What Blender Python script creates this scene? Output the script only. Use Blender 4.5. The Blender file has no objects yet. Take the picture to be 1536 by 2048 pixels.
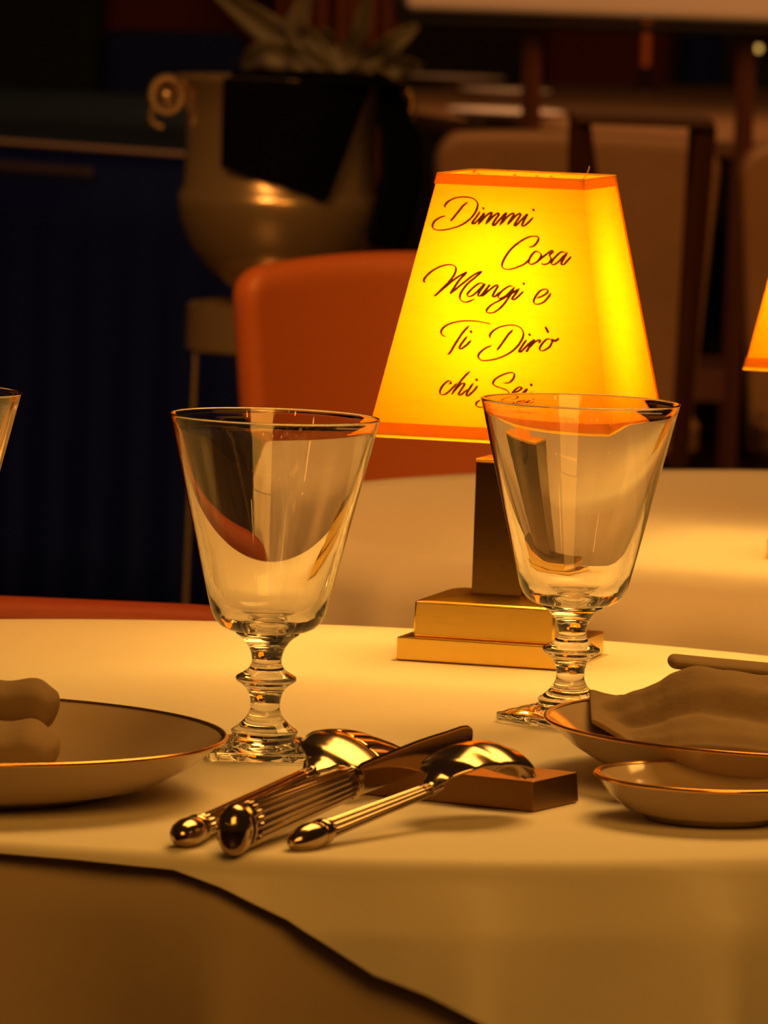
import bpy, bmesh, math, random
from mathutils import Vector, Matrix
random.seed(7)
sc = bpy.context.scene
C = sc.collection
PI = math.pi

# ---------------------------------------------------------------- camera
F = 12900.0                      # focal length in pixels of the 1536x2048 frame
TZ = 0.75                        # table height
CH = TZ + 0.338                  # camera height
PITCH = math.atan((1024 + 127) / F)
ROLL = math.radians(2.0)
cam_d = bpy.data.cameras.new('camera')
cam = bpy.data.objects.new('camera', cam_d)
C.objects.link(cam)
cam_d.sensor_fit = 'HORIZONTAL'
cam_d.sensor_width = 36.0
cam_d.lens = F / 1536 * 36.0
cam_d.clip_start = 0.1
cam_d.clip_end = 60
cam_d.dof.use_dof = True
cam_d.dof.focus_distance = 2.78
cam_d.dof.aperture_fstop = 44
cam.matrix_world = (Matrix.Translation((0, 0, CH)) @ Matrix.Rotation(PI / 2 - PITCH, 4, 'X')
                    @ Matrix.Rotation(ROLL, 4, 'Z'))
sc.camera = cam

def ray(x, y):
    dx, dy = x - 768, -(y - 1024)
    c, s = math.cos(ROLL), math.sin(ROLL)
    X = (dx * c - dy * s) / F
    Y = (dx * s + dy * c) / F
    f = Vector((0, math.cos(PITCH), -math.sin(PITCH)))
    u = Vector((1, 0, 0)).cross(f)
    return f + Vector((1, 0, 0)) * X + u * Y
CAM = Vector((0, 0, CH))
def at_z(x, y, z=0.0):           # point at height z above the table top
    d = ray(x, y)
    return CAM + d * ((TZ + z - CH) / d.z)
def at_d(x, y, D):               # point at distance D from the camera
    d = ray(x, y)
    return CAM + d * (D / d.y)

# ---------------------------------------------------------------- world, lights, exposure
sc.view_settings.view_transform = 'Standard'
sc.view_settings.look = 'None'
sc.view_settings.gamma = 1
sc.view_settings.use_curve_mapping = False
sc.view_settings.exposure = 0.0
sc.cycles.use_denoising = True
sc.cycles.max_bounces = 16
sc.cycles.transmission_bounces = 14
sc.cycles.glossy_bounces = 8
sc.cycles.diffuse_bounces = 5
sc.cycles.sample_clamp_indirect = 6
sc.cycles.blur_glossy = 0.3
world = bpy.data.worlds.new('world')
sc.world = world
world.use_nodes = True
bg = world.node_tree.nodes['Background']
bg.inputs[0].default_value = (1.0, 0.42, 0.12, 1)
bg.inputs[1].default_value = 0.028

def area(name, loc, target, size, power, color, sy=None, spread=180):
    l = bpy.data.lights.new(name, 'AREA')
    l.energy = power; l.color = color; l.size = size
    if sy: l.shape = 'RECTANGLE'; l.size_y = sy
    l.spread = math.radians(spread)
    o = bpy.data.objects.new(name, l); C.objects.link(o)
    o.location = loc
    o.rotation_euler = (Vector(target) - Vector(loc)).to_track_quat('-Z', 'Y').to_euler()
    return o
def point(name, loc, power, color, r=0.03):
    l = bpy.data.lights.new(name, 'POINT')
    l.energy = power; l.color = color; l.shadow_soft_size = r
    o = bpy.data.objects.new(name, l); C.objects.link(o); o.location = loc
    return o
WARM = (1.0, 0.52, 0.16)
area('warm_fill', (0.6, 0.5, 2.5), (0, 2.6, 0.75), 1.2, 25, (1.0, 0.41, 0.05))  # unseen area light, added overhead as warm fill for the near cloth
area('overhead_fill', (0.30, 3.15, 1.80), (-0.05, 2.45, 0.75), 0.7, 3.6, (1.0, 0.47, 0.09), spread=90)  # unseen light added above the table, throwing plate shadows towards the camera
area('hall_glow', (-0.9, 3.0, 2.4), (0.0, 5.0, 0.8), 0.9, 15, (1.0, 0.40, 0.08), spread=100)#, spread=110)
area('far_hall_glow', (1.0, 7.5, 2.7), (0.9, 11.0, 0.7), 1.6, 28, (1.0, 0.42, 0.12), spread=130)
for sx_, sy_, sz_, sp_ in ((-0.55, -0.9, 2.32, 1.3), (0.12, -1.2, 2.45, 1.3), (0.75, -0.5, 2.22, 1.2), (-1.3, -0.3, 2.25, 1.2), (1.5, 0.4, 2.05, 0.9), (-1.9, 0.9, 1.95, 0.9)):
    point('ceiling_spot', (sx_, sy_, sz_), sp_, (1.0, 0.42, 0.08), 0.035)
area('far_table_fill', (0.5, 11.8, 2.2), (0.5, 12.4, 0.75), 0.5, 9, (1.0, 0.5, 0.2), spread=120)  # unseen light added to brighten the plates and the brown table
area('cool_fill', (-2.2, 7.6, 2.6), (-1.2, 10.5, 0.5), 0.8, 1.3, (0.3, 0.45, 1.0), spread=120)  # added cool light, out of view, that turns the navy cloth bluer
point('cool_spot', (-0.95, -0.7, 2.35), 0.35, (0.4, 0.7, 1.0), 0.02)
BULB = 110.0                      # bulb emission of the table lamps

# ---------------------------------------------------------------- helpers
def tag(o, label=None, cat=None, group=None, kind=None):
    if label: o['label'] = label
    if cat: o['category'] = cat
    if group: o['group'] = group
    if kind: o['kind'] = kind
    return o
def empty(name, loc=(0, 0, 0), rz=0.0, label=None, cat=None, group=None):
    o = bpy.data.objects.new(name, None); C.objects.link(o)
    o.location = loc; o.rotation_euler = (0, 0, rz); o.empty_display_size = 0.02
    return tag(o, label, cat, group)
def obj(name, bm, mat, parent=None, smooth=True, angle=35):
    me = bpy.data.meshes.new(name)
    bmesh.ops.recalc_face_normals(bm, faces=bm.faces)
    bm.to_mesh(me); bm.free()
    if smooth:
        me.shade_smooth()
        if angle:
            me.set_sharp_from_angle(angle=math.radians(angle))
    me.materials.append(mat)
    o = bpy.data.objects.new(name, me); C.objects.link(o)
    if parent: o.parent = parent
    return o
def solid(o, t, off=0):
    m = o.modifiers.new('solid', 'SOLIDIFY'); m.thickness = t; m.offset = off
    return o
def subsurf(o, n=1):
    m = o.modifiers.new('sub', 'SUBSURF'); m.levels = n; m.render_levels = n
    return o
def bevel(o, w, n=2):
    m = o.modifiers.new('bevel', 'BEVEL'); m.width = w; m.segments = n; m.limit_method = 'ANGLE'
    m.harden_normals = False
    return o
def box(bm, c, s, rot=None):
    r = bmesh.ops.create_cube(bm, size=1.0)
    M = Matrix.Translation(c) @ (rot if rot else Matrix()) @ Matrix.Diagonal((s[0], s[1], s[2], 1))
    bmesh.ops.transform(bm, matrix=M, verts=r['verts'])
    return r['verts']
def prism(bm, bot, top, z0, z1):
    """four-sided block from a bottom quad to a top quad"""
    a = [bm.verts.new((p[0], p[1], z0)) for p in bot]
    b = [bm.verts.new((p[0], p[1], z1)) for p in top]
    n = len(a)
    bm.faces.new(a[::-1]); bm.faces.new(b)
    for i in range(n):
        bm.faces.new((a[i], a[(i + 1) % n], b[(i + 1) % n], b[i]))
def sq(h, k=None):
    k = k or h
    return [(-h, -k), (h, -k), (h, k), (-h, k)]
def lathe(bm, prof, seg=48, sec=None):
    """profile of (r, z[, p]) ; p>2 turns the ring into a rounded square"""
    rings = []
    for q in prof:
        r, z = q[0], q[1]; p = q[2] if len(q) > 2 else 2
        if r < 1e-6:
            rings.append([bm.verts.new((0, 0, z))]); continue
        ring = []
        for i in range(seg):
            a = 2 * PI * i / seg
            c, s = math.cos(a), math.sin(a)
            rr = r if p == 2 else r / ((abs(c) ** p + abs(s) ** p) ** (1 / p))
            ring.append(bm.verts.new((rr * c, rr * s, z)))
        rings.append(ring)
    for A, B in zip(rings, rings[1:]):
        for i in range(seg):
            j = (i + 1) % seg
            if len(A) == 1 and len(B) == 1: continue
            if len(A) == 1: bm.faces.new((A[0], B[i], B[j]))
            elif len(B) == 1: bm.faces.new((A[i], B[0], A[j]))
            else: bm.faces.new((A[i], B[i], B[j], A[j]))
    return bm
def tube(bm, pts, rad, seg=12, flute=0, famp=0.0, caps=True, up=(0, 0, 1)):
    """tube through pts; rad is a number, or a list of r or (side, vertical) radii"""
    pts = [Vector(p) for p in pts]; rings = []
    for k, p in enumerate(pts):
        t = (pts[min(k + 1, len(pts) - 1)] - pts[max(k - 1, 0)]).normalized()
        u = Vector(up); s = t.cross(u)
        if s.length < 1e-3: s = t.cross(Vector((0, 1, 0)))
        s.normalize(); v = s.cross(t).normalized()
        r = rad[k] if isinstance(rad, (list, tuple)) else rad
        a, b = (r if isinstance(r, (list, tuple)) else (r, r))
        ring = []
        for i in range(seg):
            th = 2 * PI * i / seg
            m = 1 + famp * (abs(math.cos(flute * th / 2)) - 0.6) if flute else 1
            ring.append(bm.verts.new(p + s * (a * m * math.cos(th)) + v * (b * m * math.sin(th))))
        rings.append(ring)
    for A, B in zip(rings, rings[1:]):
        for i in range(seg):
            j = (i + 1) % seg
            bm.faces.new((A[i], A[j], B[j], B[i]))
    if caps:
        bm.faces.new(rings[0][::-1]); bm.faces.new(rings[-1])
    return bm
def grid(bm, fn, nu, nv, closed=False):
    V = [[bm.verts.new(fn(i / nu, j / nv)) for j in range(nv + 1)] for i in range(nu if closed else nu + 1)]
    n = len(V)
    for i in range(nu):
        for j in range(nv):
            a, b = V[i % n], V[(i + 1) % n]
            bm.faces.new((a[j], b[j], b[j + 1], a[j + 1]))
    return V
def spline(P, n=8):
    out = []
    P = [Vector((p[0], p[1], p[2] if len(p) > 2 else 0)) for p in P]
    Q = [P[0] * 2 - P[1]] + P + [P[-1] * 2 - P[-2]]
    for i in range(1, len(Q) - 2):
        p0, p1, p2, p3 = Q[i - 1:i + 3]
        for k in range(n):
            t = k / n
            out.append(0.5 * ((2 * p1) + (p2 - p0) * t + (2 * p0 - 5 * p1 + 4 * p2 - p3) * t * t
                              + (3 * p1 - p0 - 3 * p2 + p3) * t ** 3))
    out.append(P[-1])
    return out
def lerp_tab(x, tab):
    if x <= tab[0][0]: return tab[0][1]
    for (a, b), (c, d) in zip(tab, tab[1:]):
        if x <= c:
            t = (x - a) / (c - a); t = t * t * (3 - 2 * t)
            return b + (d - b) * t
    return tab[-1][1]
def copy_tree(o, parent=None):
    c = o.copy(); C.objects.link(c); c.parent = parent
    for ch in [k for k in bpy.data.objects if k.parent == o]:
        copy_tree(ch, c)
    return c

# ---------------------------------------------------------------- materials
def new_mat(name):
    m = bpy.data.materials.new(name); m.use_nodes = True
    nt = m.node_tree
    return m, nt, nt.nodes['Principled BSDF']
def pbr(name, col, rough=0.6, metal=0.0, bump=0.0, scale=60, var=0.0, vscale=8, coat=0, sheen=0, stretch=None, spec=0.5):
    m, nt, b = new_mat(name)
    b.inputs['Base Color'].default_value = (*col, 1)
    b.inputs['Roughness'].default_value = rough
    b.inputs['Metallic'].default_value = metal
    b.inputs['Specular IOR Level'].default_value = spec
    if coat: b.inputs['Coat Weight'].default_value = coat; b.inputs['Coat Roughness'].default_value = 0.08
    if sheen: b.inputs['Sheen Weight'].default_value = sheen
    tc = nt.nodes.new('ShaderNodeTexCoord')
    src = tc.outputs['Object']
    if stretch:
        mp = nt.nodes.new('ShaderNodeMapping'); mp.inputs['Scale'].default_value = stretch
        nt.links.new(src, mp.inputs[0]); src = mp.outputs[0]
    if var:
        n = nt.nodes.new('ShaderNodeTexNoise'); n.inputs['Scale'].default_value = vscale
        n.inputs['Detail'].default_value = 4
        nt.links.new(src, n.inputs['Vector'])
        mx = nt.nodes.new('ShaderNodeMix'); mx.data_type = 'RGBA'
        mx.inputs[6].default_value = (*[c * (1 - var) for c in col], 1)
        mx.inputs[7].default_value = (*[min(1, c * (1 + var)) for c in col], 1)
        nt.links.new(n.outputs[0], mx.inputs[0]); nt.links.new(mx.outputs[2], b.inputs['Base Color'])
    if bump:
        n = nt.nodes.new('ShaderNodeTexNoise'); n.inputs['Scale'].default_value = scale
        n.inputs['Detail'].default_value = 3
        nt.links.new(src, n.inputs['Vector'])
        bp = nt.nodes.new('ShaderNodeBump'); bp.inputs['Strength'].default_value = bump
        bp.inputs['Distance'].default_value = 0.002
        nt.links.new(n.outputs[0], bp.inputs['Height']); nt.links.new(bp.outputs[0], b.inputs['Normal'])
    return m
M = {}
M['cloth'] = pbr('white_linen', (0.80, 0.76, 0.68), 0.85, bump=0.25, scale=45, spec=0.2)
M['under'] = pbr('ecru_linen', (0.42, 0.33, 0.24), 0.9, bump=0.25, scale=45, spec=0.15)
M['napkin'] = pbr('napkin_linen', (0.27, 0.19, 0.12), 0.9, bump=0.4, scale=120, spec=0.15)
M['china'] = pbr('glazed_china', (0.50, 0.38, 0.27), 0.12, spec=0.6)
M['silver'] = pbr('silver_plate', (0.46, 0.35, 0.24), 0.15, metal=1, bump=0.02, scale=300)
M['brass'] = pbr('brushed_brass', (0.95, 0.68, 0.17), 0.28, metal=1, bump=0.02, scale=400, stretch=(0.05, 0.05, 1))
M['brass_dark'] = pbr('shaded_brass', (0.20, 0.12, 0.04), 0.15, metal=1, bump=0.015, scale=120)  # lamp brass again; the dark room it mirrors is put into the colour
M['block'] = pbr('bronze_block', (0.32, 0.18, 0.075), 0.42, metal=1, bump=0.02, scale=200)
M['ink'] = pbr('brown_ink', (0.24, 0.09, 0.03), 0.8, spec=0.1)
M['cord'] = pbr('yellow_thread', (0.8, 0.6, 0.1), 0.8)
M['orange_leather'] = pbr('orange_leather', (0.50, 0.13, 0.03), 0.5, bump=0.15, scale=150)
M['red_leather'] = pbr('red_leather', (0.34, 0.06, 0.03), 0.5, bump=0.15, scale=150)
M['tan'] = pbr('tan_leather', (0.20, 0.105, 0.04), 0.5, bump=0.2, scale=40, var=0.3, vscale=7)
M['dark_wood'] = pbr('dark_wood', (0.10, 0.035, 0.02), 0.35, var=0.4, vscale=10, stretch=(1, 1, .2))
M['mid_wood'] = pbr('mid_wood', (0.28, 0.14, 0.055), 0.45, var=0.3, vscale=5)
M['black'] = pbr('black_lacquer', (0.008, 0.007, 0.007), 0.4)
M['navy'] = pbr('navy_cloth', (0.008, 0.016, 0.085), 0.85, bump=0.2, scale=20, spec=0.15)
M['navy_napkin'] = pbr('navy_napkin_linen', (0.002, 0.003, 0.012), 0.9, spec=0.08)
M['teal'] = pbr('dark_teal_cloth', (0.012, 0.025, 0.04), 0.8, var=0.4, vscale=3, spec=0.15)
M['green_black'] = pbr('green_black_fabric', (0.006, 0.010, 0.007), 0.8, spec=0.1)
M['maroon'] = pbr('maroon_velvet', (0.11, 0.010, 0.018), 0.8, var=0.5, vscale=3)
M['rust'] = pbr('rust_curtain', (0.30, 0.08, 0.02), 0.8)
M['pale'] = pbr('pale_upholstery', (0.62, 0.52, 0.46), 0.8, bump=0.3, scale=40)
M['trim_gold'] = pbr('tan_rim', (0.55, 0.38, 0.22), 0.5)
M['leaf'] = pbr('olive_leaf', (0.10, 0.085, 0.045), 0.5, var=0.3, vscale=15)
M['chrome'] = pbr('polished_cooler_metal', (0.74, 0.56, 0.38), 0.26, metal=0.75)
M['white_china'] = pbr('pale_china', (0.8, 0.66, 0.58), 0.3)
M['floor'] = pbr('dark_floor', (0.05, 0.025, 0.015), 0.35, var=0.4, vscale=2)
M['wall'] = pbr('dark_wall', (0.03, 0.018, 0.014), 0.8)
M['wax'] = pbr('orange_wax', (0.75, 0.18, 0.03), 0.5)
M['gilt'] = pbr('gilt_line', (0.8, 0.42, 0.12), 0.2, metal=1)
M['socket'] = pbr('cream_socket', (0.8, 0.62, 0.3), 0.5)

def glass_mat():
    m = bpy.data.materials.new('clear_glass'); m.use_nodes = True
    nt = m.node_tree; nt.nodes.clear()
    o = nt.nodes.new('ShaderNodeOutputMaterial')
    g = nt.nodes.new('ShaderNodeBsdfGlass')
    g.inputs['IOR'].default_value = 1.52; g.inputs['Roughness'].default_value = 0.0
    g.inputs['Color'].default_value = (0.98, 0.975, 0.96, 1)
    nt.links.new(g.outputs[0], o.inputs[0])
    return m
M['glass'] = glass_mat()
def shade_mat(name, tcol, dcol, slub):
    m = bpy.data.materials.new(name); m.use_nodes = True
    nt = m.node_tree; nt.nodes.clear()
    o = nt.nodes.new('ShaderNodeOutputMaterial')
    t = nt.nodes.new('ShaderNodeBsdfTranslucent'); d = nt.nodes.new('ShaderNodeBsdfDiffuse')
    d.inputs['Color'].default_value = (*dcol, 1)
    tc = nt.nodes.new('ShaderNodeTexCoord'); mp = nt.nodes.new('ShaderNodeMapping')
    mp.inputs['Scale'].default_value = (40, 40, 520)
    n = nt.nodes.new('ShaderNodeTexNoise'); n.inputs['Scale'].default_value = 1.0; n.inputs['Detail'].default_value = 3
    nt.links.new(tc.outputs['Object'], mp.inputs[0]); nt.links.new(mp.outputs[0], n.inputs['Vector'])
    cr = nt.nodes.new('ShaderNodeValToRGB')
    cr.color_ramp.elements[0].position = 0.3; cr.color_ramp.elements[1].position = 0.5
    cr.color_ramp.elements[0].color = (*[c * slub for c in tcol], 1)
    cr.color_ramp.elements[1].color = (*tcol, 1)
    nt.links.new(n.outputs[0], cr.inputs[0]); nt.links.new(cr.outputs[0], t.inputs[0])
    a = nt.nodes.new('ShaderNodeMixShader'); a.inputs[0].default_value = 0.45
    nt.links.new(t.outputs[0], a.inputs[1]); nt.links.new(d.outputs[0], a.inputs[2])
    nt.links.new(a.outputs[0], o.inputs[0])
    return m
M['shade'] = shade_mat('linen_shade', (0.56, 0.158, 0.0015), (0.60, 0.27, 0.012), 0.90)
M['band'] = shade_mat('shade_binding', (0.75, 0.42, 0.02), (0.75, 0.42, 0.03), 0.9)
def emit(name, col, s):
    m = bpy.data.materials.new(name); m.use_nodes = True
    nt = m.node_tree; nt.nodes.clear()
    o = nt.nodes.new('ShaderNodeOutputMaterial'); e = nt.nodes.new('ShaderNodeEmission')
    e.inputs[0].default_value = (*col, 1); e.inputs[1].default_value = s
    nt.links.new(e.outputs[0], o.inputs[0]); return m
M['bulb'] = emit('warm_bulb', (1.0, 0.57, 0.10), BULB)
M['tiny_bulb'] = emit('distant_bulb', (1.0, 0.55, 0.12), 1.2)

# ---------------------------------------------------------------- room shell
bm = bmesh.new(); box(bm, (0, 8, -0.05), (16, 26, 0.1)); tag(obj('floor', bm, M['floor'], smooth=False), 'dark polished restaurant floor', 'floor', kind='structure')
bm = bmesh.new(); box(bm, (0, 19.0, 1.5), (16, 0.1, 3.0)); tag(obj('wall_back', bm, M['wall'], smooth=False), 'dark far wall of the dining room', 'wall', kind='structure')

# ---------------------------------------------------------------- front table: two cloths
TC = Vector((-0.041, 2.755)); TR = 0.405
def drape(center, R, ztop, drop, k, phase, amp, off=0.0, nth=360, ntop=14, ndrop=26, rr=0.007):
    """round cloth over a table edge; drop(theta) in metres; theta 0 faces the camera"""
    def fn(u, v):
        th = u * 2 * PI
        dx, dy = math.sin(th), -math.cos(th)
        a = ntop / (ntop + ndrop)
        if v <= a:
            r = (R - rr) * (v / a); z = ztop
        else:
            s = (v - a) / (1 - a) * (drop(th) + rr * PI / 2 - rr)
            s = max(s, 0)
            if s < rr * PI / 2:
                q = s / rr
                r = R - rr + rr * math.sin(q); z = ztop - rr * (1 - math.cos(q))
            else:
                h = s - rr * PI / 2
                z = ztop - rr - h
                w = min(1, h / 0.14)
                f = math.cos(k * (th - phase))
                r = R + off * min(1, h / 0.02) + amp * w ** 0.8 * (f * 0.5 + 0.5 * abs(f) ** 3 * (1 if f > 0 else 0)) \
                    + amp * 0.25 * w * math.sin(3 * th + 1)
        return (center[0] + r * dx, center[1] + r * dy, z)
    bm = bmesh.new()
    grid(bm, fn, nth, ntop + ndrop, closed=True)
    bmesh.ops.remove_doubles(bm, verts=bm.verts, dist=1e-6)
    return bm
th0 = math.radians(-1.6)
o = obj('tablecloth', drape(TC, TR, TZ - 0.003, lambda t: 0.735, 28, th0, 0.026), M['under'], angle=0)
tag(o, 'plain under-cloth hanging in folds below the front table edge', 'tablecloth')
OV = [(-180, 0.10), (-75, .06), (-40, 0.012), (-22, 0.003), (-10, 0.0045), (-4.5, 0.0065), (-1.8, 0.012), (1.5, 0.0225), (4.0, 0.034), (6.0, 0.043),
      (8.5, 0.049), (11.0, 0.057), (16, 0.074), (30, 0.16), (45, 0.20), (70, 0.12), (110, 0.05), (180, 0.10)]
def ovdrop(t):
    d = math.degrees(t)
    if d > 180: d -= 360
    for (a, b), (c, e) in zip(OV, OV[1:]):
        if a <= d <= c: return b + (e - b) * (d - a) / (c - a)
    return 0.1
o = obj('overlay_cloth', drape(TC, TR + 0.001, TZ, ovdrop, 28, th0, 0.026, off=0.007, nth=720), M['cloth'], angle=0)
solid(o, 0.001, -1)
tag(o, 'white top cloth of the front table, its hem cutting diagonally down the front', 'tablecloth')

# ---------------------------------------------------------------- lamp
def shade_h(z):                  # half width of the shade at height z
    t = (z - 0.107) / (0.228 - 0.107)
    return 0.058 + (0.0345 - 0.058) * t
def quad_ring(bm, z0, z1, o0, nz=1, nx=8):
    """open four-sided band following the shade slope, offset o0 outwards"""
    for s in range(4):
        R_ = Matrix.Rotation(s * PI / 2, 4, 'Z')
        def fn(u, v):
            z = z0 + (z1 - z0) * v; h = shade_h(z) + o0
            return R_ @ Vector(((2 * u - 1) * h, -h, z))
        grid(bm, fn, nx, nz)
    bmesh.ops.remove_doubles(bm, verts=bm.verts, dist=1e-6)
    return bm
SH_OFF = (0.0042, 0.0008, 0); SH_ROT = math.radians(1.2)   # the shade sits a little crooked
def make_lamp(text=True):
    root = empty('table_lamp')
    bm = bmesh.new(); prism(bm, sq(.0402), sq(.0402), 0, .0108)
    bevel(obj('base_plate', bm, M['brass'], root, smooth=False), .0006)
    def dome(u, v):
        x, y = (2 * u - 1), (2 * v - 1)
        return (x * .0338, y * .0338, .0108 + .0168 + .0030 * (1 - max(abs(x), abs(y)) ** 2.5))
    bm = bmesh.new()
    V = grid(bm, dome, 16, 16)
    E_ = [V[i][0] for i in range(17)] + [V[16][j] for j in range(1, 17)] + [V[i][16] for i in range(15, -1, -1)] + [V[0][j] for j in range(15, 0, -1)]
    L = [bm.verts.new((v.co.x * 1.012, v.co.y * 1.012, .0108)) for v in E_]
    n = len(E_)
    for i in range(n): bm.faces.new((E_[i], E_[(i + 1) % n], L[(i + 1) % n], L[i]))
    bm.faces.new(L)
    bevel(obj('base_block', bm, M['brass'], root, angle=30), .0010, 2)
    bm = bmesh.new(); prism(bm, sq(.0122), sq(.0122), .030, .0930)
    bevel(obj('column', bm, M['brass_dark'], root, smooth=False), .0004)
    bm = bmesh.new(); prism(bm, sq(.0124), sq(.0124), .0930, .0943)
    bevel(obj('column_cap', bm, M['brass'], root, smooth=False), .0003)
    bm = bmesh.new(); lathe(bm, [(0, .0943), (.0055, .0943), (.0055, .112), (.011, .112), (.011, .119), (.009, .1198), (0, .1198)], 32)
    obj('socket', bm, M['socket'], root)
    bm = bmesh.new(); lathe(bm, [(0, .120), (.010, .121), (.0125, .126), (.0125, .190), (.010, .197), (.005, .201), (0, .202)], 24)
    obj('bulb', bm, M['bulb'], root)
    bm = bmesh.new(); quad_ring(bm, .107, .228, 0.0, 14, 10)
    sh = obj('lamp_shade', bm, M['shade'], root, angle=0, smooth=False)
    sh.location = SH_OFF; sh.rotation_euler = (0, 0, SH_ROT)
    bm = bmesh.new(); quad_ring(bm, .1055, .1125, .0007, 2, 12)
    obj('bottom_trim', bm, M['band'], sh, smooth=False)
    bm = bmesh.new(); quad_ring(bm, .2235, .2287, .0007, 2, 12)
    obj('top_trim', bm, M['band'], sh, smooth=False)
    # corner bindings: a narrow strip on each side of each corner
    for s in range(4):
        bm = bmesh.new()
        R_ = Matrix.Rotation(s * PI / 2, 4, 'Z')
        def fn(u, v):
            z = .111 + .117 * v; h = shade_h(z) + .0005
            return R_ @ Vector((h - .0005, -h + .0045 * u, z)) if s == 0 else R_ @ Vector((h, h - .0042 * u - .0005, z)) if s == 0 else R_ @ Vector((h - .0042 * u, -h, z))
        if s == 1:               # the binding the photo shows, on the far edge of the right face
            def fn(u, v):
                z = .107 + .121 * v; h = shade_h(z) + .0005
                return Vector((h, h - .0045 * u, z))
            grid(bm, fn, 1, 12)
            obj('seam_tape', bm, M['band'], sh, smooth=False)
        else:
            bm.free()
    # wire ring holding the shade
    bm = bmesh.new(); h = shade_h(.2265) - .0008
    for a in range(2):
        d = Vector((math.cos(PI / 4 + a * PI / 2), math.sin(PI / 4 + a * PI / 2), 0)) * h * 1.39
        tube(bm, [-d + Vector((0, 0, .2255)), Vector((0, 0, .2215)), d + Vector((0, 0, .2255))], .0007, 6)
    tube(bm, [(0, 0, .2215), (0, 0, .208)], .0012, 8)
    obj('wire_frame', bm, M['brass'], sh)
    bm = bmesh.new()
    h = shade_h(.228)
    tube(bm, spline([(h * .93, -h * .9, .2280), (h * 1.0, -h * .9, .2292), (h * 1.04, -h * .85, .2325), (h * 1.05, -h * .84, .2345)], 5), .00025, 5)
    for q in (-.45, .05, .35, .55):
        tube(bm, [(h * q, -h - .0007, .2286), (h * q + .0006, -h - .0009, .2294), (h * q + .0014, -h - .0006, .2288)], .0003, 5)
    obj('loose_thread', bm, M['cord'], sh)
    return root, sh
LAMP_R = math.radians(-15.5)
LL = at_z(792, 1321, 0)
off = Matrix.Rotation(LAMP_R, 3, 'Z') @ Vector((-.0402, -.0402, 0))
lamp_pos = Vector((LL.x - off.x, LL.y - off.y, TZ + 0.0005))
lamp, shade = make_lamp()
lamp.location = lamp_pos; lamp.rotation_euler = (0, 0, LAMP_R)
tag(lamp, 'lit brass table lamp whose yellow shade carries brown script lettering', 'lamp', 'brass table lamps')

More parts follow.
